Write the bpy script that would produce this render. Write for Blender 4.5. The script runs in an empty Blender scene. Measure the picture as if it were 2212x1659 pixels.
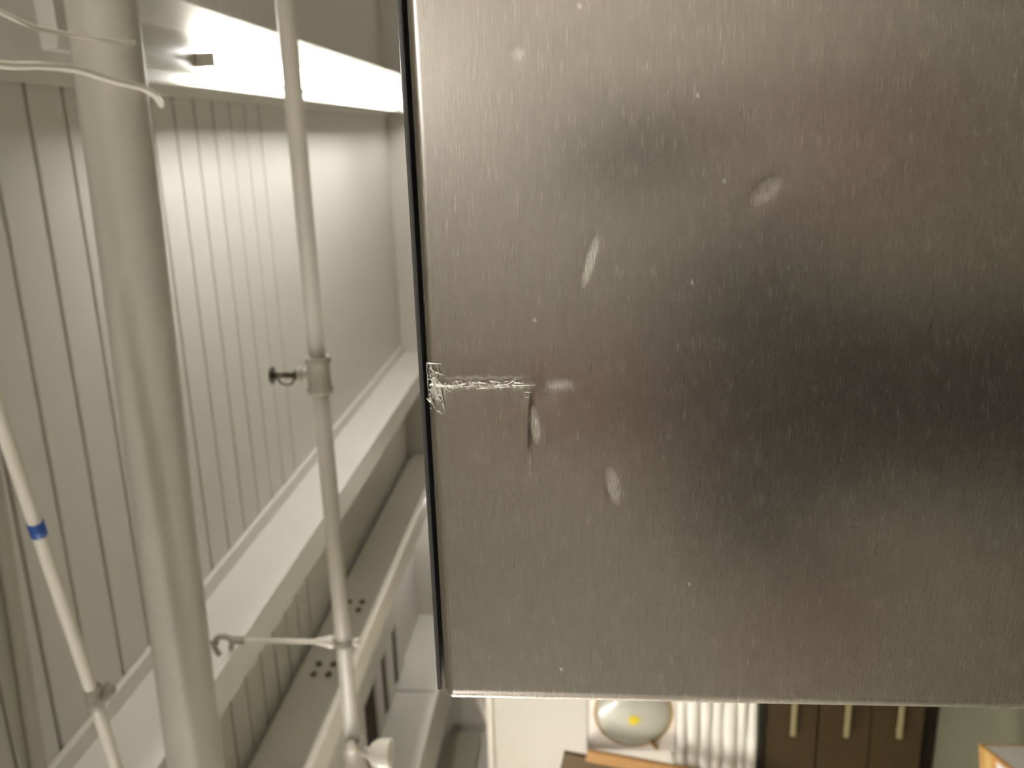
import bpy, bmesh, math, random
import numpy as np
from mathutils import Vector, Matrix, Euler
random.seed(4)
C = bpy.context.scene.collection
EYE = 1.6            # camera height; all heights below are real heights above the floor
sc = bpy.context.scene

# ------------------------------------------------------------------ camera, world, exposure
# The photo was taken with the phone held upright and is shown turned a quarter: picture left = up.
RIGHT = Vector((-0.0284615, 0.0726993, -0.9969477))
DOWN = Vector((-0.9619483, -0.2731273, 0.0075454))
FWD = Vector((-0.271745, 0.959227, 0.0777066))
cam_d = bpy.data.cameras.new('camera')
cam = bpy.data.objects.new('camera', cam_d); C.objects.link(cam)
m = Matrix(((RIGHT[0], -DOWN[0], -FWD[0], 0), (RIGHT[1], -DOWN[1], -FWD[1], 0), (RIGHT[2], -DOWN[2], -FWD[2], EYE), (0, 0, 0, 1)))
cam.matrix_world = m
cam_d.sensor_width = 36.0
cam_d.lens = 36.0 * 1900.0 / 2212.0
cam_d.clip_start = 0.02
cam_d.dof.use_dof = True
cam_d.dof.focus_distance = 0.47
cam_d.dof.aperture_fstop = 11.0
sc.camera = cam
world = bpy.data.worlds.new('world'); sc.world = world; world.use_nodes = True
world.node_tree.nodes['Background'].inputs[0].default_value = (0.9, 0.87, 0.8, 1)
world.node_tree.nodes['Background'].inputs[1].default_value = 0.02
sc.view_settings.view_transform = 'Standard'
sc.view_settings.look = 'None'
sc.view_settings.gamma = 1.0
sc.view_settings.use_curve_mapping = False
sc.view_settings.exposure = 2.75
TUBE = 13.0          # emission strength of the fluorescent tubes

# ------------------------------------------------------------------ materials
def lin(h):
    h = h.lstrip('#'); v = [int(h[i:i+2], 16)/255 for i in (0, 2, 4)]
    return tuple((c/12.92 if c <= .04045 else ((c+.055)/1.055)**2.4) for c in v) + (1,)
def mat(name, col, rough=.6, metal=0, var=.06, scale=8, bump=0.0, bscale=60, spec=.5, coat=0, emit=0):
    m = bpy.data.materials.new(name); m.use_nodes = True
    nt = m.node_tree; b = nt.nodes['Principled BSDF']
    col = lin(col) if isinstance(col, str) else col
    b.inputs['Roughness'].default_value = rough; b.inputs['Metallic'].default_value = metal
    b.inputs['Specular IOR Level'].default_value = spec; b.inputs['Coat Weight'].default_value = coat
    tc = nt.nodes.new('ShaderNodeTexCoord')
    n = nt.nodes.new('ShaderNodeTexNoise'); n.inputs['Scale'].default_value = scale; n.inputs['Detail'].default_value = 5
    nt.links.new(tc.outputs['Object'], n.inputs['Vector'])
    mx = nt.nodes.new('ShaderNodeMix'); mx.data_type = 'RGBA'
    mx.inputs[6].default_value = tuple(c*(1-var) for c in col[:3])+(1,)
    mx.inputs[7].default_value = tuple(min(1, c*(1+var)) for c in col[:3])+(1,)
    nt.links.new(n.outputs['Fac'], mx.inputs[0]); nt.links.new(mx.outputs[2], b.inputs['Base Color'])
    if bump:
        n2 = nt.nodes.new('ShaderNodeTexNoise'); n2.inputs['Scale'].default_value = bscale
        nt.links.new(tc.outputs['Object'], n2.inputs['Vector'])
        bp = nt.nodes.new('ShaderNodeBump'); bp.inputs['Strength'].default_value = bump; bp.inputs['Distance'].default_value = .01
        nt.links.new(n2.outputs['Fac'], bp.inputs['Height']); nt.links.new(bp.outputs[0], b.inputs['Normal'])
    if emit:
        b.inputs['Emission Color'].default_value = col; b.inputs['Emission Strength'].default_value = emit
    return m
CEIL = mat('ceiling_paint', '#d8d4cb', .55, var=.03, scale=2.5)
BEAM = mat('beam_paint', '#dfdcd3', .5, var=.03, scale=3)
WALLM = mat('wall_paint', '#d3cec4', .7, var=.04, scale=1.6, bump=.1, bscale=40)
WALLP = mat('partition_paint', '#ded9ce', .6, var=.03, scale=2)
PIPEM = mat('pipe_paint', '#c6c1b4', .45, var=.04, scale=6)
SPRM = mat('sprinkler_pipe_paint', '#bcb6a8', .5, var=.05, scale=9)
WHITEP = mat('white_plastic', '#ece6d9', .4, var=.03, scale=8)
BLUE = mat('blue_tape', '#2452a0', .5)
FLOORM = mat('concrete_floor', '#6d6c58', .55, var=.25, scale=3, bump=.2, bscale=25)
TUBEM = mat('tube_glow', (1.0, .975, .95, 1), .5, emit=TUBE)
TUBEN = mat('tube_glow_soft', (1.0, .975, .95, 1), .5, emit=TUBE*.38)
TUBEH = mat('tube_glow_bright', (1.0, .975, .95, 1), .5, emit=TUBE*1.5)
TUBED = mat('tube_glow_dim', (1.0, .975, .95, 1), .5, emit=TUBE*.25)
FIXM = mat('fixture_enamel', '#c9c5bb', .35, var=.02)
DARKM = mat('dark_metal', '#4c4636', .45, metal=.5)
GREYM = mat('grey_fitting', '#a39d8d', .5, var=.08, scale=20)
BOLTM = mat('bolt_paint', '#6f6853', .6)
HANDLEM = mat('satin_steel', '#b0aaa2', .3, metal=1)
HOLE = mat('vent_dark', '#3f3a2d', .9)
BLACK = mat('black_rubber', '#050505', .7, var=.02)
CAP = mat('charcoal_plastic', '#4c4a49', .28, var=.1, scale=60)
BODYM = mat('fridge_cabinet_grey', '#3b3a3a', .5)
BROWND = mat('dark_brown_wood', '#42351f', .5, var=.15, scale=14, spec=.2)
BROWNX = mat('black_brown_wood', '#1f180d', .5, var=.15, scale=14, spec=.2)
PALE = mat('pale_handle', '#8f845f', .45)
WOODL = mat('light_brown_board', '#a67c48', .6, var=.15, scale=30)
WOODD = mat('dark_brown_board', '#56401f', .6, var=.2, scale=30)
SHEET = mat('white_sheet_fabric', '#e8e4da', .85, var=.05, scale=12, bump=.3, bscale=30)
FRAMEW = mat('white_board', '#f1e9df', .5, var=.02)
GOLD = mat('gold_rim', '#b08a4a', .4, metal=.4)
LENS = mat('grey_glass', '#b4b3a4', .3, var=.05, scale=5, coat=.6)
YEL = mat('yellow_label', '#d8c322', .5)
CARD = mat('cardboard', '#bd8f4e', .7, var=.1, scale=10)
TAPE = mat('clear_tape', '#d2b070', .2, var=.1, scale=30)
LABEL = mat('white_label', '#dcd8d4', .6, var=.02)
SKIN = mat('skin', '#ae8777', .5, var=.06, scale=20)
SHIRT = mat('navy_shirt', '#3b3938', .85, var=.2, scale=20)
TROU = mat('dark_trousers', '#353333', .85)
HAIR = mat('dark_hair', '#1d140c', .6)
PHONE = mat('black_phone', '#0c0c0e', .25)
SCREEN = mat('phone_screen', '#101012', .1)
BURR = mat('torn_steel_whitened', '#f8f4ea', .38, metal=.45, var=.1, scale=400)  # whitened base stands in for lamps reflecting off the torn metal
REDB = mat('red_brown_cloth', '#7b4a3a', .8)

def steel():
    m = bpy.data.materials.new('brushed_stainless_steel'); m.use_nodes = True
    nt = m.node_tree; N = nt.nodes; L = nt.links; b = N['Principled BSDF']
    b.inputs['Metallic'].default_value = 1.0
    b.inputs['Anisotropic'].default_value = .35; b.inputs['Anisotropic Rotation'].default_value = .25
    uv = N.new('ShaderNodeUVMap'); uv.uv_map = 'grain'
    tg = N.new('ShaderNodeTangent'); tg.direction_type = 'UV_MAP'; tg.uv_map = 'grain'
    L.new(tg.outputs[0], b.inputs['Tangent'])
    def noise(sx, sz, detail=2):
        mp = N.new('ShaderNodeMapping'); mp.inputs['Scale'].default_value = (sx, sz, 1)
        L.new(uv.outputs[0], mp.inputs[0])
        n = N.new('ShaderNodeTexNoise'); n.inputs['Scale'].default_value = 1; n.inputs['Detail'].default_value = detail
        L.new(mp.outputs[0], n.inputs['Vector']); return n.outputs['Fac']
    def math_(op, a, c, v=None):
        q = N.new('ShaderNodeMath'); q.operation = op
        for i, s in enumerate((a, c)):
            if isinstance(s, (int, float)): q.inputs[i].default_value = s
            else: L.new(s, q.inputs[i])
        return q.outputs[0]
    n1 = noise(80, 1500, 2); n2 = noise(40, 420, 3); n3 = noise(190, 2600, 2)
    g = math_('ADD', math_('MULTIPLY', n1, .6), math_('MULTIPLY', n2, .4))
    cr = N.new('ShaderNodeMapRange'); L.new(g, cr.inputs[0]); cr.inputs[1].default_value = .3; cr.inputs[2].default_value = .7
    cr.inputs[3].default_value = .915; cr.inputs[4].default_value = 1.085
    # highlights on the dents, painted as pale colour on vertices by shape
    at = N.new('ShaderNodeAttribute'); at.attribute_name = 'dent_highlight'
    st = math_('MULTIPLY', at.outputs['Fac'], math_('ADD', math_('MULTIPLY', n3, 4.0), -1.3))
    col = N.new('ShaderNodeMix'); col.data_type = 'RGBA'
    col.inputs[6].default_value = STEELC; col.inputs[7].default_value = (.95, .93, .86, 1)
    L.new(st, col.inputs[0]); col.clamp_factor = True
    mul = N.new('ShaderNodeVectorMath'); mul.operation = 'SCALE'
    L.new(col.outputs[2], mul.inputs[0]); L.new(cr.outputs[0], mul.inputs['Scale'])
    L.new(mul.outputs[0], b.inputs['Base Color'])
    rr = N.new('ShaderNodeMapRange'); L.new(n1, rr.inputs[0]); rr.inputs[1].default_value = .3; rr.inputs[2].default_value = .7
    rr.inputs[3].default_value = .25; rr.inputs[4].default_value = .28
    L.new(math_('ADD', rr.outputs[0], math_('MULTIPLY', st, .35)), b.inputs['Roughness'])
    bp = N.new('ShaderNodeBump'); bp.inputs['Strength'].default_value = .02; bp.inputs['Distance'].default_value = .0001
    L.new(n1, bp.inputs['Height']); L.new(bp.outputs[0], b.inputs['Normal'])
    return m
STEELC = lin('#b9b3ac')
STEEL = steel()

# ------------------------------------------------------------------ helpers
def link(name, me, mt, parent=None, loc=None):
    o = bpy.data.objects.new(name, me); C.objects.link(o)
    if mt: me.materials.append(mt)
    if parent: o.parent = parent
    if loc: o.location = loc
    return o
def obj(name, bm, mt, parent=None, smooth=False, loc=None):
    me = bpy.data.meshes.new(name); bm.normal_update(); bm.to_mesh(me); bm.free()
    if smooth: me.polygons.foreach_set('use_smooth', [True]*len(me.polygons))
    return link(name, me, mt, parent, loc)
def tag(o, label=None, cat=None, group=None, kind=None):
    for k, v in (('label', label), ('category', cat), ('group', group), ('kind', kind)):
        if v: o[k] = v
    return o
def thing(name, label, cat, loc=(0, 0, 0), group=None, rot=(0, 0, 0)):
    o = bpy.data.objects.new(name, None); C.objects.link(o); o.location = loc; o.rotation_euler = rot
    o.empty_display_size = .05
    return tag(o, label, cat, group)
def loc_(P, p): return (p[0]-P[0], p[1]-P[1], p[2]-P[2])
def box(bm, x0, x1, y0, y1, z0, z1, bev=0, seg=2, M=None):
    r = bmesh.ops.create_cube(bm, size=1)
    vs = r['verts']
    bmesh.ops.transform(bm, matrix=Matrix.Translation(((x0+x1)/2, (y0+y1)/2, (z0+z1)/2)) @ Matrix.Diagonal((x1-x0, y1-y0, z1-z0, 1)), verts=vs)
    if bev:
        es = list({e for v in vs for e in v.link_edges})
        r2 = bmesh.ops.bevel(bm, geom=es, offset=bev, segments=seg, affect='EDGES', profile=.6)
        vs = list({v for f in r2['faces'] for v in f.verts} | {v for v in vs if v.is_valid})
    if M: bmesh.ops.transform(bm, matrix=M, verts=[v for v in vs if v.is_valid])
    return bm
def tube(bm, pts, r, seg=16, cap=True, radii=None):
    pts = [Vector(p) for p in pts]; rings = []
    up = None
    for i, p in enumerate(pts):
        t = (pts[min(i+1, len(pts)-1)] - pts[max(i-1, 0)]).normalized()
        if up is None:
            up = t.orthogonal().normalized()
        up = (up - t*up.dot(t)).normalized(); w = t.cross(up)
        rr = radii[i] if radii else r
        rings.append([bm.verts.new(p + (up*math.cos(a)+w*math.sin(a))*rr) for a in [2*math.pi*k/seg for k in range(seg)]])
    for a, b in zip(rings, rings[1:]):
        for k in range(seg):
            bm.faces.new((a[k], a[(k+1) % seg], b[(k+1) % seg], b[k]))
    if cap:
        bm.faces.new(rings[0][::-1]); bm.faces.new(rings[-1])
    return bm
def lathe(bm, prof, axis='Z', seg=24, origin=(0, 0, 0)):
    """prof: list of (radius, distance along axis)"""
    o = Vector(origin)
    A = {'Z': (Vector((1, 0, 0)), Vector((0, 1, 0)), Vector((0, 0, 1))), 'Y': (Vector((1, 0, 0)), Vector((0, 0, 1)), Vector((0, -1, 0))), 'X': (Vector((0, 1, 0)), Vector((0, 0, 1)), Vector((1, 0, 0)))}[axis]
    rings = []
    for r, h in prof:
        if r < 1e-6: rings.append([bm.verts.new(o+A[2]*h)]); continue
        rings.append([bm.verts.new(o+A[0]*r*math.cos(2*math.pi*k/seg)+A[1]*r*math.sin(2*math.pi*k/seg)+A[2]*h) for k in range(seg)])
    for a, b in zip(rings, rings[1:]):
        for k in range(seg):
            k2 = (k+1) % seg
            if len(a) == 1 and len(b) == 1: continue
            if len(a) == 1: bm.faces.new((a[0], b[k2], b[k]))
            elif len(b) == 1: bm.faces.new((a[k], a[k2], b[0]))
            else: bm.faces.new((a[k], a[k2], b[k2], b[k]))
    bmesh.ops.recalc_face_normals(bm, faces=bm.faces)
    return bm
def bspline(pts, n=8):
    P = [Vector(p) for p in pts]; P = [P[0]]+P+[P[-1]]; out = []
    for i in range(1, len(P)-2):
        for k in range(n):
            t = k/n; a, b, c, d = P[i-1:i+3]
            out.append(.5*((2*b)+(c-a)*t+(2*a-5*b+4*c-d)*t*t+(3*b-a-3*c+d)*t**3))
    out.append(P[-2]); return out

# ------------------------------------------------------------------ room shell
X0, X1, Y0, Y1 = -4.23, 2.6, -3.4, 5.5
DECK = EYE+1.16
def struct(name, bm, mt, parent=None):
    o = obj(name, bm, mt, parent)
    if not parent: tag(o, kind='structure')
    return o
T = .12
struct('floor', box(bmesh.new(), X0-T, X1+T, Y0-T, Y1+T, -T, 0), FLOORM)
ceil = struct('ceiling', box(bmesh.new(), X0-T, X1+T, Y0-T, Y1+T, DECK+.018, DECK+.12), CEIL)
struct('wall_left', box(bmesh.new(), X0-T, X0, Y0-T, Y1+T, 0, DECK+.018), WALLM)
struct('wall_right', box(bmesh.new(), X1, X1+T, Y0-T, Y1+T, 0, DECK+.018), WALLM)
struct('wall_back', box(bmesh.new(), X0, X1, Y1, Y1+T, 0, DECK+.018), WALLM)
struct('wall_front', box(bmesh.new(), X0, X1, Y0-T, Y0, 0, DECK+.018), WALLM)
pw = struct('wall_middle', box(bmesh.new(), X0, -.4, 3.95, 4.03, 0, EYE+.47), WALLP)
cap = obj('top_rail', box(bmesh.new(), X0, -.38, 3.925, 4.055, EYE+.47, EYE+.505, .006), WHITEP, pw)
# narrow vertical joint strips on the partition sheet
for k, x in enumerate((-1.2, -2.4, -3.6)):
    obj('joint_strip', box(bmesh.new(), x-.012, x+.012, 3.943, 3.951, .1, EYE+.46, .002), WALLP, pw)

# ceiling boards, running from side to side (picture top to bottom)
pitch = .1405
me0 = None
y = 1.727
while y > Y0+pitch: y -= pitch
k = 0
bmb = bmesh.new()
W = pitch-.013
prof = [(-W/2-.0, .018), (-W/2, .0015), (-W/2+.0015, 0), (W/2-.0015, 0), (W/2, .0015), (W/2, .018)]
va = [bmb.verts.new((X0, a, b)) for a, b in prof]; vb = [bmb.verts.new((X1, a, b)) for a, b in prof]
for a in range(len(prof)-1): bmb.faces.new((va[a], vb[a], vb[a+1], va[a+1]))
me0 = bpy.data.meshes.new('ceiling_board'); bmb.normal_update(); bmb.to_mesh(me0); bmb.free(); me0.materials.append(CEIL)
while y + pitch < 3.3:
    o = bpy.data.objects.new('ceiling_board', me0); C.objects.link(o); o.parent = ceil
    o.location = (0, y+pitch/2, DECK+random.uniform(-.0006, .0006)); y += pitch

obj('flat_panel', box(bmesh.new(), X0, X1, y+.006, Y1, DECK, DECK+.018, .001), CEIL, ceil)
# beams below the boards, running away from the camera
def beam_root(label, P):
    return thing('ceiling_beam', label, 'beam', P)
def ibeam(label, xa, w, zbot, dirn=1, lip=.018, web=.012):
    """I beam along Y. xa = edge of the bottom flange nearest x=+, w = flange width"""
    P = (xa-w/2, (Y0+Y1)/2, zbot)
    root = None
    bm = bmesh.new(); L = (Y1-Y0)/2-.001
    box(bm, -w/2, w/2, -L, L, 0, lip, .003)
    root = beam_root(label, P)
    obj('bottom_flange', bm, BEAM, root)
    obj('web', box(bmesh.new(), -web/2, web/2, -L, L, lip, DECK-zbot-.02), BEAM, root)
    obj('top_flange', box(bmesh.new(), -w/2, w/2, -L, L, DECK-zbot-.02, DECK-zbot-.001, .003), BEAM, root)
    return root
b1 = ibeam('pale steel beam with a brightly lit side, crossing behind the sprinkler pipe hanger', -1.287, .11, EYE+.915)
b0 = ibeam('pale steel beam carrying the glowing strip light', .262, .127, EYE+.92)
b4 = ibeam('pale steel beam over the right part of the room, outside the picture', 1.75, .127, EYE+.92)
# box-faced beam with groups of four bolts
bm = bmesh.new(); L = (Y1-Y0)/2-.001; YC = (Y0+Y1)/2
box(bm, -.09, 0, -L, L, .03, DECK-EYE-.90-.036, .004)
box(bm, -.09, -.045, -L, L, DECK-EYE-.90-.036, DECK-EYE-.90-.002)
b2 = beam_root('pale box beam with groups of four bolts on its side', (-2.03, YC, EYE+.90))
obj('side_face', bm, BEAM, b2)
obj('bottom_lip', box(bmesh.new(), -.10, .022, -L, L, 0, .03, .008), WHITEP, b2)
for (yy, hh) in ((3.0, 1.03), (3.49, 1.03), (2.2, 1.03)):
    for dy in (-.035, .035):
        for dz in (-.03, .03):
            obj('bolt', lathe(bmesh.new(), [(0, .012), (.012, .012), (.014, .004), (.014, 0)], 'X', 6, (0, yy-YC+dy, hh-.90+dz)), BOLTM, b2)
b3 = beam_root('wide smooth dropped beam nearest the far left wall', (-3.25, YC, EYE+.875))
obj('casing', box(bmesh.new(), -.35, 0, -L, L, .02, DECK-EYE-.875-.002, .004), BEAM, b3)
obj('bottom_lip', box(bmesh.new(), -.36, .016, -L, L, 0, .02, .006), WHITEP, b3)

# ceiling vent with three dark slots between the two beams
vent = thing('ceiling_vent', 'pale slotted ceiling panel with three long dark slots beyond the bolted beam', 'vent', (-2.75, 4.36, DECK))
bm = bmesh.new()
ys = [3.74, 3.88, 4.15, 4.29, 4.41, 4.58, 4.70, 4.86]
for a, b in ((ys[0], ys[1]), (ys[2], ys[3]), (ys[4], ys[5]), (ys[6], ys[7])):
    box(bm, -.49, .53, a-4.36, b-4.36, -.024, -.002, .004)
box(bm, -.10, .53, ys[0]-4.36, ys[-1]-4.36, -.022, -.001, .004)
obj('panel', bm, CEIL, vent)
for a, b in ((ys[1], ys[2]), (ys[3], ys[4]), (ys[5], ys[6])):
    obj('slot', box(bmesh.new(), -.49, -.09, a-4.36, b-4.36, -.008, -.003), HOLE, vent)

# ------------------------------------------------------------------ fluorescent fixtures
def fixture(x, ya, yb, label, zb=EYE+.92, mirror=1, glow=TUBEM, inset=.03):
    t = thing('fluorescent_light', label, 'ceiling light', (x, (ya+yb)/2, zb), 'strip lights under the beams'); L = (yb-ya)/2
    bm = bmesh.new()
    # channel with one slanted reflector side
    pr = [(-.02, 0), (-.02, -.028), (.0, -.034), (.06, -.034), (.122, -.046), (.128, -.040), (.10, 0)]
    a = [bm.verts.new((px*mirror, -L, pz)) for px, pz in pr]; b = [bm.verts.new((px*mirror, L, pz)) for px, pz in pr]
    n = len(pr)
    for k in range(n): bm.faces.new((a[k], b[k], b[(k+1) % n], a[(k+1) % n]))
    bm.faces.new(a); bm.faces.new(b[::-1]); bmesh.ops.recalc_face_normals(bm, faces=bm.faces)
    obj('housing', bm, FIXM, t)
    for s0, s1 in ((-L+.03, -.02), (.02, L-inset)):
        obj('tube', lathe(bmesh.new(), [(0, s0), (.018, s0), (.026, s0+.012), (.026, s1-.012), (.018, s1), (0, s1)], 'Y', 20, (.004*mirror, 0, -.068)), glow, t, smooth=True)
        for s in (s0, s1):
            obj('lampholder', box(bmesh.new(), .004*mirror-.016, .004*mirror+.016, -s-.008, -s+.008, -.082, -.03, .004), GREYM, t)
    return t
fixture(.185, 1.55, 4.62, 'long white strip light with glowing tubes crossing behind the thin sprinkler pipe', glow=TUBEN, inset=.56)
fixture(-3.42, -3.1, -.9, 'added fill strip light under the wide dropped beam, unseen behind the photographer', EYE+.875, glow=TUBEN)  # added lamp, out of view, lifts the lower left of the door reflection
fixture(.185, -2.9, -.5, 'dim added fill light on the same beam as the crossing one, unseen behind the photographer', glow=TUBED)  # unseen lamp, added to brighten the reflection near the door top
fixture(.185, 4.72, 5.46, 'short strip light next along the beam, against the far wall', glow=TUBED)
fixture(1.67, 0.2, 2.8, 'added fill strip light under the right hand beam, out of view', glow=TUBED)  # added off-view lamp for general fill
fixture(-3.42, .3, 2.8, 'bright added fill strip light under the wide dropped beam, unseen, nearest the partition', EYE+.875, glow=TUBEH)  # lamp added out of view to brighten the partition and storage
fixture(1.67, -2.9, -.4, 'added fill strip light under the right hand beam, unseen behind the photographer')  # invented lamp behind the viewpoint, raises the ambient level
fixture(-2.11, 4.8, 5.42, 'short added fill strip light under the bolted box beam, hidden beyond the partition', EYE+.90, glow=TUBEN)  # hidden lamp added to lift the dim corner past the partition

# ------------------------------------------------------------------ pipes
def seg_pipe(name, label, cat, pts, r, mt, seg=28, group=None):
    P = pts[0]; t = thing(name, label, cat, P, group)
    obj('pipe', tube(bmesh.new(), [loc_(P, p) for p in pts], r, seg), mt, t, smooth=True)
    return t
bp_a = Vector((.2353, 1.518, EYE+.785)); bp_b = Vector((-1.297, 1.553, EYE+.838)); dv = bp_b-bp_a; PLN = -dv.x
A = bp_a - dv*((X1-bp_a.x)/PLN); B = bp_a + dv*((bp_a.x+1.6)/PLN)
big = seg_pipe('overhead_pipe', 'thick pale painted pipe running from top to bottom in front of the ceiling boards', 'pipe', [A, bp_a, bp_b, B, B+Vector((-.1, .0, -.01)), (X0, B[1]+.05, EYE+.80)], .057, PIPEM, 40)
# strap hangers of the big pipe are part of it
for x in (1.2,):
    p = bp_a + dv*((bp_a.x-x)/PLN)
    bm = bmesh.new(); tube(bm, [loc_(A, (p[0], p[1], p[2]+.056)), loc_(A, (p[0], p[1], DECK))], .005, 8)
    obj('hanger_rod', bm, GREYM, big)
    obj('hanger_ring', tube(bmesh.new(), [loc_(A, (p[0]-.012, p[1], p[2])), loc_(A, (p[0]+.012, p[1], p[2]))], .061, 28), GREYM, big)

SY, SZ = 1.98, EYE+.62
spr = thing('sprinkler_pipe', 'thin grey sprinkler pipe with an upright sprinkler head crossing below the strip light', 'pipe', (0, SY, SZ))
obj('pipe', tube(bmesh.new(), [(X1, 0, 0), (-.52, 0, 0)], .0205, 24), SPRM, spr, smooth=True)
obj('pipe', tube(bmesh.new(), [(-.52, 0, 0), (-1.57, 0, 0)], .0205, 24), SPRM, spr, smooth=True)
# tee with threaded collars
tee = obj('tee_fitting', lathe(bmesh.new(), [(.0205, -.045), (.030, -.045), (.031, -.032), (.027, -.028), (.027, .028), (.031, .032), (.030, .045), (.0205, .045)], 'X', 24, (-.535, 0, 0)), GREYM, spr, smooth=True)
obj('outlet', lathe(bmesh.new(), [(.0, .0), (.017, .0), (.017, .038), (.020, .04), (.020, .048), (0, .048)], 'Z', 20, (-.535, 0, 0)), GREYM, tee)
head = obj('sprinkler_head', lathe(bmesh.new(), [(0, .046), (.013, .046), (.013, .058), (.008, .062), (.006, .09), (.009, .1), (.0065, .112), (0, .112)], 'Z', 16, (-.535, 0, 0)), DARKM, spr, smooth=True)
obj('deflector', lathe(bmesh.new(), [(0, .112), (.021, .112), (.022, .116), (.01, .12), (0, .12)], 'Z', 20, (-.535, 0, 0)), DARKM, head)
obj('frame_arm', tube(bmesh.new(), bspline([(-.535, 0, .062), (-.556, 0, .068), (-.556, 0, .092), (-.535, 0, .106)]), .0026, 8), DARKM, head)
obj('frame_arm', tube(bmesh.new(), bspline([(-.535, 0, .062), (-.53, 0, .07), (-.53, 0, .09), (-.535, 0, .106)]), .0026, 8), DARKM, head)
# lower end: elbow collar, drop and round white bell
e = obj('elbow', lathe(bmesh.new(), [(.0205, -.04), (.030, -.04), (.033, -.025), (.029, -.015), (.029, .02), (.033, .03), (.030, .045), (0, .045)], 'X', 24, (-1.60, 0, 0)), SPRM, spr, smooth=True)
obj('drop_pipe', tube(bmesh.new(), bspline([(-1.585, 0, -.01), (-1.585, -.005, -.03), (-1.585, -.012, -.05)]), .014, 16), SPRM, spr, smooth=True)
obj('bell_cap', lathe(bmesh.new(), [(0, .0), (.014, 0), (.026, -.008), (.036, -.022), (.039, -.04), (.037, -.052), (.040, -.055), (.039, -.06), (.03, -.062), (0, -.066)], 'Z', 28, (-1.585, -.012, -.045)), WHITEP, spr, smooth=True)
obj('set_screw', lathe(bmesh.new(), [(0, -.016), (.011, -.016), (.014, -.004), (.014, .008), (.010, .02), (0, .022)], 'X', 8, (-1.555, -.03, -.005)), WHITEP, spr)
obj('pipe', tube(bmesh.new(), [(-1.63, 0, 0), (X0, 0, 0)], .0205, 24), SPRM, spr, smooth=True)

hg = thing('pipe_hanger', 'white threaded rod hanger clamped to the beam edge above the sprinkler pipe', 'pipe hanger', (-1.255, SY, SZ))
obj('rod', tube(bmesh.new(), [(0, 0, .055), (0, 0, .27)], .006, 12), WHITEP, hg)
obj('swivel_nut', lathe(bmesh.new(), [(.005, .085), (.008, .07), (.014, .045), (.017, .028), (.013, .024), (0, .024)], 'Z', 14), WHITEP, hg, smooth=True)
obj('ring', lathe(bmesh.new(), [(.0208, -.008), (.0238, -.008), (.0238, .008), (.0208, .008), (.0208, -.008)], 'X', 24), GREYM, hg)
obj('ring_screw', lathe(bmesh.new(), [(0, -.024), (.009, -.025), (.012, -.032), (.010, -.043), (0, -.045)], 'Z', 12), WHITEP, hg, smooth=True)
cl = obj('beam_clamp', tube(bmesh.new(), bspline([(-.025, 0, .303), (0, 0, .30), (.010, 0, .315), (.008, 0, .335), (-.01, 0, .348), (-.03, 0, .345), (-.045, 0, .337)]), .0075, 10), GREYM, hg, smooth=True)
obj('clamp_nut', lathe(bmesh.new(), [(0, .264), (.012, .264), (.012, .298), (0, .298)], 'Z', 6), GREYM, hg)
obj('clamp_bolt', tube(bmesh.new(), [(-.008, 0, .336), (-.008, 0, .372)], .004, 8), DARKM, hg)

# thin white conduit with a blue band
cp = [(-.05, 1.06, EYE+.8), (-.3565, 1.101, EYE+.8), (-.5373, 1.134, EYE+.8), (-.8679, 1.1942, EYE+.8), (-1.0255, 1.2194, EYE+.8), (-1.5, 1.295, EYE+.8), (-1.53, 1.30, EYE+.83), (-1.54, 1.302, DECK-.001)]
cond = seg_pipe('white_conduit', 'thin bright white conduit slanting past the ceiling boards with a blue band', 'conduit', cp, .0105, WHITEP, 16)
obj('blue_band', tube(bmesh.new(), [loc_(cp[0], (-.526, 1.132, EYE+.8)), loc_(cp[0], (-.549, 1.1362, EYE+.8))], .0118, 16), BLUE, cond, smooth=True)
co = loc_(cp[0], (-.868, 1.1942, EYE+.8))
obj('coupling', lathe(bmesh.new(), [(.0105, -.02), (.0145, -.02), (.0145, -.004), (.013, 0), (.0145, .004), (.0145, .02), (.0105, .02)], 'X', 16, co), GREYM, cond, smooth=True)
obj('clamp', lathe(bmesh.new(), [(0, -.022), (.012, -.022), (.014, -.008), (.010, .008), (.006, .02), (0, .02)], 'Y', 8, (co[0]-.006, co[1]+.012, co[2]-.008)), GREYM, cond)
0 and obj('drop_rod', tube(bmesh.new(), [(co[0], co[1], co[2]), (co[0], co[1], DECK-cp[0][2])], .004, 8), GREYM, cond)
# pipe lying against the boards at the left edge
seg_pipe('surface_conduit', 'pale conduit fixed flat along the ceiling boards at the left picture edge', 'conduit', [(1.0, 1.632, DECK-.0165), (-.713, 1.521, DECK-.0165), (X0, 1.29, DECK-.0165)], .016, PIPEM, 18)

# cables looped over the big pipe
def cable(pts, r, label):
    P = pts[0]
    t = obj('cable', tube(bmesh.new(), bspline([loc_(P, p) for p in pts], 10), r, 10), WHITEP if r > .003 else PIPEM, None, smooth=True, loc=P)
    tag(t, label, 'cable'); return t
za = EYE+.79-.057
cable([(.22, 1.02, EYE+.80), (.18, 1.12, EYE+.74), (.158, 1.20, EYE+.722), (.155, 1.30, EYE+.715), (.158, 1.40, EYE+.72), (.162, 1.47, za-.005), (.165, 1.50, za-.004)], .0034, 'pale cable sagging across the top left corner before the thick pipe')
cable([(.13, .95, EYE+.74), (.105, 1.10, EYE+.722), (.108, 1.20, EYE+.718), (.11, 1.29, EYE+.72), (.10, 1.40, EYE+.722), (.094, 1.50, za-.007), (.082, 1.548, za-.006), (.07, 1.585, za+.004)], .0055, 'thicker pale cable bending under the thick pipe with a bright end')

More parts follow.
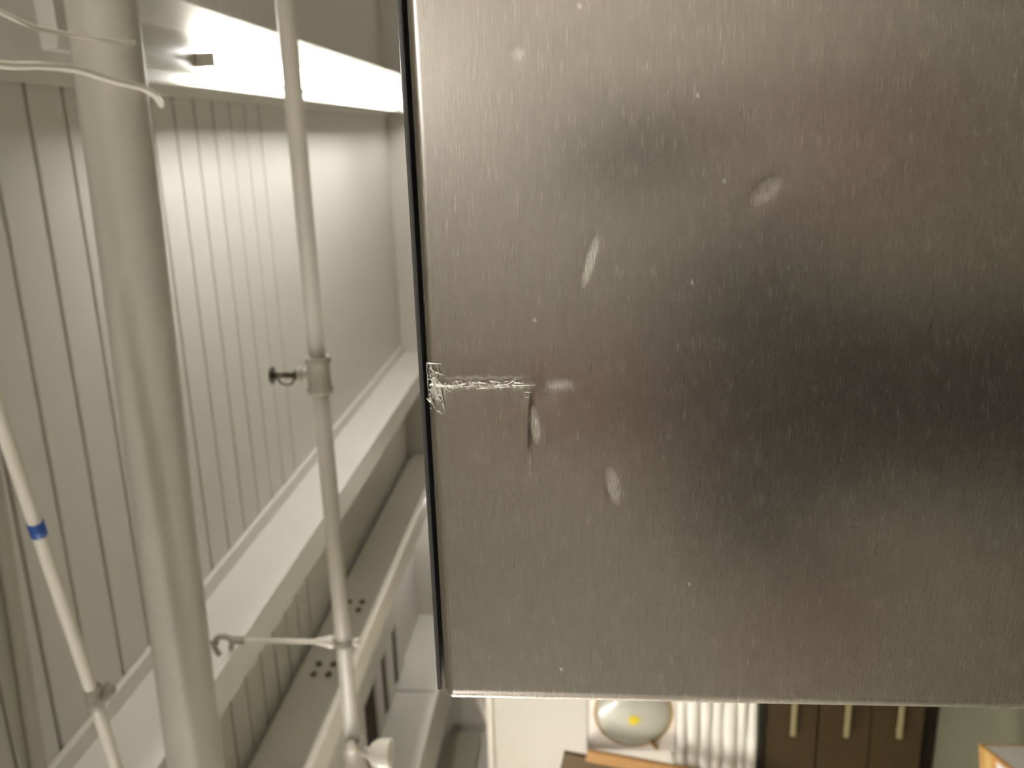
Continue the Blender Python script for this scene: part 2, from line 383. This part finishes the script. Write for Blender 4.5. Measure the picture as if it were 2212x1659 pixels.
# wall pipe with bend behind the partition
wp = thing('wall_pipe', 'white bent drain pipe high on the far wall beyond the partition', 'pipe', (-3.35, 4.6, EYE+.6))
tag(wp, 'white bent pipe hanging beyond the partition top rail', 'pipe')
obj('bend', tube(bmesh.new(), bspline([(0.45, .0, .04), (.1, 0, .03), (-.02, 0, .0), (-.08, 0, -.02), (-.02, .0, -.05), (.06, 0, -.03)], 8), .028, 16), WHITEP, wp, smooth=True)
obj('hanger_strap', tube(bmesh.new(), [(.1, 0, .03), (.1, 0, DECK-EYE-.6)], .005, 8), GREYM, wp)
# electric box on left wall
eb = thing('electrical_box', 'grey green electrical box high on the left wall', 'box', (X0, 5.1, EYE+.86))
obj('body', box(bmesh.new(), .001, .10, -.28, .28, -.12, .10, .012), mat('box_grey_green', '#b4b19c', .5), eb)
obj('cover', box(bmesh.new(), .10, .112, -.25, .25, -.10, .08, .005), mat('cover_grey_green', '#a8a792', .5), eb)
obj('latch', box(bmesh.new(), .112, .125, -.24, -.16, -.03, -.01, .003), DARKM, eb)

# ------------------------------------------------------------------ storage in the far left part of the room
YS = 3.5
cab = thing('drawer_cabinet', 'low dark brown cabinet with three pale bar handles standing on the floor', 'cabinet', (-2.62, YS+.2, 0))
H = .80
obj('body', box(bmesh.new(), -.72, .70, -.185, .20, .07, H-.025, .004), BROWND, cab)
obj('worktop', box(bmesh.new(), -.74, .72, -.21, .205, H-.028, H, .005), BROWNX, cab)
obj('plinth', box(bmesh.new(), -.70, .68, -.16, .19, 0, .07, .003), BROWNX, cab)
for k, z in enumerate((.655, .42, .19)):
    d = obj('drawer', box(bmesh.new(), -.70, .68, -.203, -.186, z-.112, z+.112, .004), BROWND, cab)
    obj('handle', box(bmesh.new(), -.03, .55, -.232, -.218, z-.013, z+.011, .006), PALE, d)
    for xx in (0.0, .52): obj('handle_post', box(bmesh.new(), xx-.006, xx+.006, -.22, -.2, z-.008, z+.006), PALE, d)

# pile of folded white sheets
z = H
hs = [.05, .045, .062, .05, .055, .06, .045]
descr = ['lowest folded white sheet lying directly on the dark cabinet', 'second folded white sheet from the bottom of the pile', 'third folded white sheet from the bottom of the pile', 'middle folded white sheet of the pile', 'third folded white sheet from the top of the pile', 'second folded white sheet from the top of the pile', 'topmost folded white sheet under the white board with the disc']
for k, h in enumerate(hs):
    bm = bmesh.new()
    w = .40+random.uniform(-.03, .02)+(.06 if k == 0 else 0); dp = .165; n = 26; hh = h
    xs = np.linspace(-w, w, n*2); prof = [(-dp, .5)] + [(-dp-.028*math.sin(a), .5-.5*math.cos(a)) for a in np.linspace(0.25, math.pi-.25, 7)]
    prof = [(-dp-.026*math.sin(a), .5-.5*math.cos(a)) for a in np.linspace(0, math.pi, 9)]
    rows = []
    ph = random.uniform(0, 6)
    for x in xs:
        e = 1-(abs(x)/w)**14*.35
        row = []
        for yy, zz in prof:
            wob = .007*math.sin(x*9+ph)+.005*math.sin(x*23+ph*2)
            row.append((x, yy+wob, hh*(.5+(zz-.5)*e)))
        row += [(x, dp, hh*(.5+.5*e)), (x, dp, hh*(.5-.5*e))]
        rows.append([bm.verts.new(q) for q in row])
    for a, b in zip(rows, rows[1:]):
        m_ = len(a)
        for q in range(m_): bm.faces.new((a[q], a[(q+1) % m_], b[(q+1) % m_], b[q]))
    bm.faces.new(rows[0]); bm.faces.new(rows[-1][::-1]); bmesh.ops.recalc_face_normals(bm, faces=bm.faces)
    o = obj('folded_sheet', bm, SHEET, None, True, (-2.60+random.uniform(-.02, .02), YS+.19, z))
    tag(o, descr[k], 'bedding', 'pile of folded white sheets on the dark cabinet'); z += hh+.0005
# white square board with round grey glass disc
zb = z
bd = thing('framed_disc', 'white square board holding a round grey glass disc with a yellow dot', 'wall decoration', (-2.585, YS+.03, zb))
obj('board', box(bmesh.new(), -.205, .205, 0, .03, 0, .405, .004), FRAMEW, bd)
obj('edge_strip', box(bmesh.new(), -.208, .208, -.004, .03, .405, .411, .002), GREYM, bd)
obj('edge_strip', box(bmesh.new(), -.208, .208, -.004, .03, .0, .006, .002), GREYM, bd)
R_ = .178; zc = .198
dsc = obj('disc', lathe(bmesh.new(), [(0, .042), (.05, .040), (.10, .033), (.15, .018), (R_-.004, .004), (R_-.004, 0)], 'Y', 48, (0, 0, zc)), LENS, bd, smooth=True)
rm = bmesh.new(); tube(rm, [Vector((R_*math.cos(a), -.003, zc+R_*math.sin(a))) for a in np.linspace(0, 2*math.pi, 60)], .0042, 10, False)
obj('rim', rm, GOLD, bd, smooth=True)
obj('yellow_dot', lathe(bmesh.new(), [(0, .0455), (.02, .0452), (.026, .043), (.026, .038)], 'Y', 24, (-.01, 0, zc-.0)), YEL, bd)
obj('latch', box(bmesh.new(), -.008, .008, -.02, 0, -.02, .022, .003, M=Matrix.Translation((-.165, 0, zc-.10)) @ Matrix.Rotation(.9, 4, 'Y')), GOLD, bd)
# leaning boards in front
lb = thing('wooden_board', 'light brown wooden board leaning upright beside the white disc board', 'board', (-2.882, YS-.085, H+.0))
obj('plank', box(bmesh.new(), -.030, .030, -.010, .010, .0, .80, .003, M=Matrix.Rotation(math.radians(11), 4, 'Y')), WOODL, lb)
lb2 = thing('brown_board', 'dark brown wooden board standing behind the light board, wider and taller', 'board', (-3.055, YS-.042, H+.0))
obj('panel', box(bmesh.new(), -.16, .13, -.012, .012, .0, .93, .003, M=Matrix.Rotation(math.radians(11), 4, 'Y')), WOODD, lb2)

# cardboard box on the floor
cb = thing('cardboard_box', 'cardboard box with a white label and tape on the floor by the dark cabinet', 'box', (-2.292, 2.574, 0), rot=(0, 0, math.radians(20)))
obj('carton', box(bmesh.new(), -.20, .20, -.20, .20, 0, .17, .004), CARD, cb)
obj('label', box(bmesh.new(), .2005, .203, -.18, .17, .02, .160), LABEL, cb)
obj('label', box(bmesh.new(), .10, .185, -.17, .06, .1703, .1712), LABEL, cb)
obj('tape', box(bmesh.new(), -.2005, .2005, .10, .15, .1703, .1712), TAPE, cb)
obj('flap_edge', box(bmesh.new(), -.20, .20, -.003, .003, .169, .1706), WOODD, cb)

# ------------------------------------------------------------------ refrigerator
FX0, FX1, FY, FZ0, FZ1 = -.3250, .515, .45, .06, EYE+.0822
fr = thing('refrigerator', 'stainless steel refrigerator with a torn dent crease at the top edge of its brushed door', 'refrigerator', ((FX0+FX1)/2, FY+.35, 0))
FP = ((FX0+FX1)/2, FY+.35, 0)
obj('cabinet', box(bmesh.new(), FX0+.006-FP[0], FX1-.006-FP[0], FY+.075-FP[1], FY+.72-FP[1], .03, FZ1-.03, .004), BODYM, fr)
for sx in (-1, 1):
    for yy in (-.25, .3):
        obj('foot', lathe(bmesh.new(), [(0, 0), (.02, 0), (.02, .008), (.012, .03), (0, .03)], 'Z', 14, (sx*.36, yy, 0)), BLACK, fr)
obj('gasket', box(bmesh.new(), FX0+.004-FP[0], FX1-.006-FP[0], FY+.005-FP[1], FY+.078-FP[1], FZ0+.01, FZ1+.0004, .001), BLACK, fr)
obj('top_cap', box(bmesh.new(), FX0+.0035-FP[0], FX1-.004-FP[0], FY+.0062-FP[1], FY+.070-FP[1], FZ1+.0028, FZ1+.0056, .0013), CAP, fr)

# brushed door skin: a fine grid with rolled edges, a crease and small dents
def door_skin():
    r = .0066; rx = .0085; rz = .0062; D = .055
    def axis(lo, hi, fine_lo, fine_hi, step, coarse, r, top):
        pos = []; th = []; ex = []
        arc = np.linspace(math.pi/2, 0, 9)
        # lower border
        def add(p, t, e_): pos.append(p); th.append(t); ex.append(e_)
        add(lo+r, -math.pi/2, D); add(lo+r, -math.pi/2, D*.3)
        for a in arc: add(lo+r, -a, 0)
        inner = [lo+r+.001]
        v = lo+r
        while v < hi-r-1e-6:
            v += step if (fine_lo <= v <= fine_hi) else coarse
            inner.append(min(v, hi-r))
        inner = sorted(set(round(q, 6) for q in inner if lo+r < q < hi-r*math.sin(top)-1e-5))
        for q in inner: add(q, 0, 0)
        for a in arc[::-1]: add(hi-r*math.sin(top), a*top/(math.pi/2), 0)
        add(hi-r*math.sin(top), top, D*.3); add(hi-r*math.sin(top), top, D)
        return np.array(pos), np.array(th), np.array(ex)
    px, tx, exx = axis(FX0, FX1, FX0, .12, .0011, .02, rx, math.pi/2)
    pz, tz, ezz = axis(FZ0, FZ1, EYE-.12, FZ1, .0009, .02, rz, math.radians(62))
    nx, nz = len(px), len(pz)
    Xp, Zp = np.meshgrid(px, pz, indexing='ij'); TX, TZ = np.meshgrid(tx, tz, indexing='ij'); EX, EZ = np.meshgrid(exx, ezz, indexing='ij')
    a = np.sin(TX); b = np.sin(TZ)
    a2 = a*np.sqrt(1-b*b/2); b2 = b*np.sqrt(1-a*a/2)
    d = 1-np.sqrt(np.clip(1-a2*a2-b2*b2, 0, 1))
    X = Xp+(rx-r)*np.sign(a2)*0+rx*a2; Z = Zp+rz*b2; Y = FY + r*d + np.maximum(EX, EZ)
    h = Z-EYE
    rng = np.random.default_rng(3)
    # --- dent geometry (y grows away from the viewer = pushed in)
    xc = -.1275; zt = FZ1-EYE
    t = np.clip((zt-h)/.056, 0, 1.0)            # 0 at the top edge .. 1 at the crease end
    inc = (h > zt-.058)
    wob = .0005*np.sin(h*700)+.0004*np.sin(h*1700+1)
    u0 = X-xc; u = u0-wob
    fade = np.clip((h-(zt-.060))/.012, 0, 1)
    crease = (.0007*np.exp(-np.abs(u)/.0008) + .0003*np.exp(-(u0/.011)**2)) * fade
    lipb = -.0004*np.exp(-((u-.0022)/.0011)**2)*fade
    jag = .0002*np.sin(h*1500)*np.sin(h*3700+.5)*np.exp(-(u/.0016)**2)*fade
    top = np.exp(-((zt-h)/.007)**2)
    tear = .0036*np.exp(-(u0/.006)**2)*top + .0014*np.sin(X*2600)*np.exp(-(u/.007)**2)*np.exp(-((zt-h)/.004)**2)
    # arc shaped ridge under the crease end
    bowl = .0005*np.exp(-((X+.131)/.012)**2-((h-.0195)/.006)**2)
    ridge = -.0004*np.exp(-((h-(.0278-.0015*np.sin((X+.135)*60)))/.0016)**2)*np.clip((-.128-X)/.01, 0, 1)*np.clip((X+.185)/.02, 0, 1)
    dents = 0
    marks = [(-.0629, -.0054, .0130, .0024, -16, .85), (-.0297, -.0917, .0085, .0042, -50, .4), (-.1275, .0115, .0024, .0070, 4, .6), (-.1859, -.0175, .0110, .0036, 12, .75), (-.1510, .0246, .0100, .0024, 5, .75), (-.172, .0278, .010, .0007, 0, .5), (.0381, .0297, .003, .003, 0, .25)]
    glint_ = np.zeros_like(X)  # mask of painted highlights for dents, specks, crease and tear
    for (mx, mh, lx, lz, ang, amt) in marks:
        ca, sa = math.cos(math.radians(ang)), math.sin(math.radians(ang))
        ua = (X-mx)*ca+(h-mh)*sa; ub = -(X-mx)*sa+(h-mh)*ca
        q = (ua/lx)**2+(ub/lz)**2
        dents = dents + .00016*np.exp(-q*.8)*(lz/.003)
        glint_ = np.maximum(glint_, amt*np.clip(1.35-q, 0, 1)**.7)
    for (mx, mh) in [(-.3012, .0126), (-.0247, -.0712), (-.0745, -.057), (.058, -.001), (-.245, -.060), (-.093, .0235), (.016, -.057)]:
        glint_ = np.maximum(glint_, 1.0*np.clip(1.2-((X-mx)/.0012)**2-((h-mh)/.0008)**2, 0, 1))
    # gentle waviness of thin sheet
    wav = .00025*np.sin(X*21+1)*np.sin(h*26+.4)
    face = (np.maximum(EX, EZ) == 0)
    Y = Y + face*(crease+lipb+jag+tear+bowl+ridge+dents+wav*np.cos(TX)*np.cos(TZ))
    glint_ = np.maximum(glint_, face*.55*np.exp(-(u/.0010)**2)*fade*(np.sin(h*1100)+np.sin(h*2700) > .2))
    glint_ = np.maximum(glint_, face*.9*np.clip(1.4-(u/.0075)**2-((zt-h)/.009)**2, 0, 1))
    verts = np.stack([X-FP[0], Y-FP[1], Z], -1).reshape(-1, 3)
    idx = np.arange(nx*nz).reshape(nx, nz)
    quads = np.stack([idx[:-1, :-1], idx[1:, :-1], idx[1:, 1:], idx[:-1, 1:]], -1).reshape(-1, 4)
    me = bpy.data.meshes.new('door_skin')
    me.vertices.add(len(verts)); me.vertices.foreach_set('co', verts.ravel())
    me.loops.add(quads.size); me.loops.foreach_set('vertex_index', quads.ravel().astype(np.int32))
    me.polygons.add(len(quads)); me.polygons.foreach_set('loop_start', np.arange(0, quads.size, 4, dtype=np.int32))
    me.polygons.foreach_set('use_smooth', np.ones(len(quads), dtype=bool))
    me.update(calc_edges=True)
    uvl = me.uv_layers.new(name='grain'); uv = np.stack([X.ravel(), Z.ravel()], -1)[quads.ravel()]
    uvl.data.foreach_set('uv', uv.ravel().astype(np.float32))
    at = me.attributes.new('dent_highlight', 'FLOAT', 'POINT'); at.data.foreach_set('value', glint_.ravel().astype(np.float32))
    me.validate()
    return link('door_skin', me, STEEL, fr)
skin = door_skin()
# curled bright burrs where the sheet tore
def burr(bm, p, dx, dz, w, out=.0006):
    n = 5; pr = None
    for k in range(n+1):
        t = k/n
        c = Vector((p[0]+dx*t, 0, p[1]+dz*t))
        wd = w*(1-.7*t)*(1+random.uniform(-.25, .25))
        nrm = Vector((-dz, 0, dx)).normalized()
        y = FY-.0003-out*math.sin(t*math.pi)-random.uniform(0, .0002)
        a = bm.verts.new((c.x+nrm.x*wd-FP[0], y-FP[1], c.z+nrm.z*wd)); b = bm.verts.new((c.x-nrm.x*wd-FP[0], y+.0003-FP[1], c.z-nrm.z*wd)); d = bm.verts.new((c.x-FP[0], y-wd*.8-FP[1], c.z))
        if pr:
            bm.faces.new((pr[0], a, d, pr[2])); bm.faces.new((pr[2], d, b, pr[1])); bm.faces.new((pr[1], b, a, pr[0]))
        pr = (a, b, d)
    return bm
bm = bmesh.new()
zt = FZ1
def cp_(px, py):      # picture-independent helper: crease coordinates in mm along/below the tear
    return px, py
burrs = [(-.1150, zt-.0008, -.006, .0006, .0007), (-.1155, zt-.001, -.0005, -.0075, .0008), (-.1165, zt-.006, -.006, -.001, .0006), (-.121, zt-.0006, -.014, .0002, .0006),
         (-.1275, zt-.0015, -.0005, -.016, .0009), (-.1285, zt-.004, .0, -.012, .0011), (-.1345, zt-.001, -.009, -.004, .0008), (-.138, zt-.008, -.005, -.001, .0009),
         (-.130, zt-.007, -.011, -.002, .0008), (-.1205, zt-.005, -.002, -.005, .0006), (-.1275, zt-.017, .0005, -.006, .0004), (-.1285, zt-.020, .0004, -.006, .0004),
         (-.1265, zt-.0245, -.0004, -.004, .0006), (-.1295, zt-.0265, -.0006, -.003, .0004), (-.1265, zt-.028, -.001, -.006, .0008), (-.1298, zt-.029, 0, -.008, .0003),
         (-.1280, zt-.038, .0004, -.006, .0006), (-.1285, zt-.042, .0038, -.006, .0007), (-.1290, zt-.036, .0, -.012, .0004), (-.1268, zt-.047, -.0002, -.0055, .0010), (-.1282, zt-.046, .0, -.012, .0005),
         (-.1240, zt-.003, -.010, -.0030, .0016), (-.1300, zt-.0035, -.007, -.0035, .0018), (-.1260, zt-.006, -.006, -.007, .0011), (-.1180, zt-.002, -.004, -.004, .0012),
         (-.1320, zt-.0525, 0, -.0036, .0005), (-.1348, zt-.0525, 0, -.0024, .0003), (-.142, zt-.005, -.002, -.003, .0006)]
for (x, zz, dx, dz, w) in burrs: burr(bm, (x, zz), dx, dz, w*.62)
for k in range(46):      # fine chips along the crease
    burr(bm, (-.1275+random.gauss(0, .0007), zt-random.uniform(.002, .054)), random.gauss(0, .0008), random.uniform(-.003, .002), random.uniform(.00012, .00035), .0003)
for k in range(34):      # crumpled metal at the torn top edge
    x = -.128+random.gauss(0, .0048); burr(bm, (x, zt-random.uniform(.0004, .008)*math.exp(-abs(x+.129)*60)), random.gauss(0, .0022), random.gauss(0, .0012), random.uniform(.0002, .0006), .0005)
o = obj('torn_burrs', bm, BURR, fr); o['kind'] = 'stuff'; o['label'] = 'bright torn metal burrs along the crease'
# a plain second door edge lower down: freezer drawer line and recessed grip
obj('lower_seal_line', box(bmesh.new(), -.40, .40, FY-.0006-FP[1], FY+.002-FP[1], .60, .604), BLACK, fr)
hd = obj('door_handle', tube(bmesh.new(), [(.36, FY-.055-FP[1], .72), (.36, FY-.055-FP[1], 1.40)], .011, 18), HANDLEM, fr, smooth=True)
for zz in (.76, 1.36): obj('handle_post', tube(bmesh.new(), [(.36, FY-.055-FP[1], zz), (.36, FY+.002-FP[1], zz)], .008, 12), HANDLEM, hd)

# added tall cupboard, unseen, there only to tone the door's reflection
lk = thing('added_locker', 'tall grey metal cupboard, unseen, added to tone the door reflection', 'added_locker', (-2.0, -2.3, 0))
obj('body', box(bmesh.new(), -.75, .75, -.25, .25, .05, 2.25, .006), mat('locker_grey', '#b8b3a8', .5), lk)
obj('plinth', box(bmesh.new(), -.72, .72, -.22, .22, 0, .05), BLACK, lk)
for k in range(3):
    d = obj('door', box(bmesh.new(), -.74+.495*k, -.25+.495*k, .251, .268, .08, 2.22, .004), lk.children[0].data.materials[0], lk)
    obj('latch', box(bmesh.new(), -.30+.495*k, -.28+.495*k, .268, .285, 1.1, 1.2, .003), DARKM, d)
# ------------------------------------------------------------------ photographer
def skinned(name, joints, edges, mt, parent, sub=2, root=0):
    me = bpy.data.meshes.new(name)
    me.from_pydata([j[0] for j in joints], edges, [])
    o = link(name, me, mt, parent)
    md = o.modifiers.new('skin', 'SKIN'); md.use_smooth_shade = True
    me.skin_vertices  # layer is created with the modifier
    for i, j in enumerate(joints):
        sv = me.skin_vertices[0].data[i]; r = j[1]; sv.radius = r if isinstance(r, tuple) else (r, r); sv.use_root = (i == root)
    s2 = o.modifiers.new('sub', 'SUBSURF'); s2.levels = sub; s2.render_levels = sub
    return o
PX, PY = -.40, -.42
pr = thing('person', 'person in dark top and trousers holding up a phone before the fridge', 'person', (PX, PY, 0))
# body: one continuous figure, local coordinates from the feet; faces +Y
J = [((0, 0, .97), (.12, .085)), ((0, 0, 1.10), (.135, .09)), ((0, .0, 1.25), (.155, .10)), ((0, 0, 1.38), (.15, .09)), ((0, .0, 1.46), (.06, .055)), ((0, .01, 1.53), (.052, .052)),
     ((0, .03, 1.60), (.068, .085)), ((0, .03, 1.67), (.075, .095)), ((0, .02, 1.735), (.055, .07)),
     ((.17, 0, 1.41), .058), ((.41, .08, 1.12), .048), ((.43, .29, 1.29), .036), ((.435, .345, 1.36), (.022, .036)), ((.437, .36, 1.42), (.016, .04)),
     ((-.17, 0, 1.41), .058), ((-.30, .05, 1.17), .045), ((-.26, .25, 1.26), .036), ((-.235, .32, 1.31), (.022, .034)), ((-.22, .35, 1.36), (.016, .04)),
     ((.095, 0, .88), .09), ((.10, .02, .50), .062), ((.105, -.01, .10), .042), ((.11, .02, .05), .04), ((.115, .14, .035), .035),
     ((-.095, 0, .88), .09), ((-.10, .02, .50), .062), ((-.105, -.01, .10), .042), ((-.11, .02, .05), .04), ((-.115, .14, .035), .035)]
E_ = [(0, 1), (1, 2), (2, 3), (3, 4), (4, 5), (5, 6), (6, 7), (7, 8), (3, 9), (9, 10), (10, 11), (11, 12), (12, 13), (3, 14), (14, 15), (15, 16), (16, 17), (17, 18),
      (0, 19), (19, 20), (20, 21), (21, 22), (22, 23), (0, 24), (24, 25), (25, 26), (26, 27), (27, 28)]
body = skinned('body', J, E_, SKIN, pr)
# clothes follow the body slightly larger
TJ = [((0, 0, .72), (.185, .14)), ((0, 0, 1.06), (.165, .118)), ((0, 0, 1.25), (.17, .115)), ((0, 0, 1.385), (.165, .105)), ((0, 0, 1.455), (.072, .066)),
      ((.18, 0, 1.41), .072), ((.30, .045, 1.24), .060), ((-.18, 0, 1.41), .072), ((-.27, .04, 1.22), .060)]
skinned('shirt', TJ, [(0, 1), (1, 2), (2, 3), (3, 4), (3, 5), (5, 6), (3, 7), (7, 8)], SHIRT, pr)
for sx in (-1, 1):
    skinned('trouser_leg', [((sx*.075, 0, .96), (.085, .10)), ((sx*.088, 0, .84), (.098, .105)), ((sx*.10, .02, .50), .078), ((sx*.105, -.01, .10), .06)], [(0, 1), (1, 2), (2, 3)], TROU, pr)
HJ = [((0, -.01, 1.745), (.066, .085)), ((0, -.035, 1.70), (.083, .075)), ((0, -.05, 1.62), (.072, .05)), ((0, -.05, 1.57), (.05, .035))]
skinned('hair', HJ, [(0, 1), (1, 2), (2, 3)], HAIR, pr)
for sx in (-1, 1):
    bm = bmesh.new(); bmesh.ops.create_uvsphere(bm, u_segments=12, v_segments=8, radius=.009)
    obj('eye', bm, mat('eye_white', '#d8d2c8', .3), pr, True, (sx*.03, .106, 1.665))
    obj('ear', lathe(bmesh.new(), [(0, -.006), (.022, -.005), (.028, 0), (.02, .006), (0, .006)], 'X', 14), SKIN, pr, True, (sx*.076, .02, 1.655))
obj('nose', skinned('nose', [((0, .118, 1.668), .007), ((0, .136, 1.632), .011)], [(0, 1)], SKIN, pr).data and box(bmesh.new(), -.001, .001, .10, .101, 1.62, 1.621), SKIN, pr) if False else skinned('nose', [((0, .112, 1.668), .008), ((0, .128, 1.632), .012)], [(0, 1)], SKIN, pr)
obj('mouth', box(bmesh.new(), -.022, .022, .108, .118, 1.598, 1.606, .003), REDB, pr)
for sx in (-1, 1):
    skinned('shoe', [((sx*.11, -.05, .045), (.045, .045)), ((sx*.113, .06, .042), (.048, .042)), ((sx*.118, .17, .035), (.045, .033))], [(0, 1), (1, 2)], BROWNX, pr, 2, 1)
# fingers: each a short bent chain rooted in the palm, closing on the phone
def fingers(base, side, curl):
    bx, by, bz = base
    ln = (.068, .076, .072, .058)
    for k in range(4):
        z = bz+.030-.019*k
        p0 = (bx-side*.004, by+.004, z-.01); l = ln[k]
        p1 = (bx-side*.012, by+l*.42, z+.006); p2 = (bx-side*(.012+l*.25*curl), by+l*.66, z+.012); p3 = (bx-side*(.012+l*.55*curl), by+l*.72, z+.014)
        skinned('finger', [(p0, .0095), (p1, .009), (p2, .0082), (p3, .007)], [(0, 1), (1, 2), (2, 3)], SKIN, body, 1)
    skinned('thumb', [((bx, by-.01, bz-.03), .012), ((bx-side*.022, by+.005, bz-.012), .0105), ((bx-side*.038, by+.016, bz+.014), .0085)], [(0, 1), (1, 2)], SKIN, body, 1)
fingers((.437, .362, 1.43), 1, 1.0)
fingers((-.22, .352, 1.37), -1, .3)
# phone in the raised hand, lens just behind the viewpoint
ph = thing('smartphone', 'black phone held upright in the raised hand, seen only as a reflection', 'phone', (0, 0, EYE), rot=(math.radians(-4.4), 0, math.radians(15.8)))
obj('shell', box(bmesh.new(), -.060, .014, -.020, -.012, -.130, .018, .004), PHONE, ph)
obj('screen', box(bmesh.new(), -.057, .011, -.0208, -.0200, -.127, .015), SCREEN, ph)
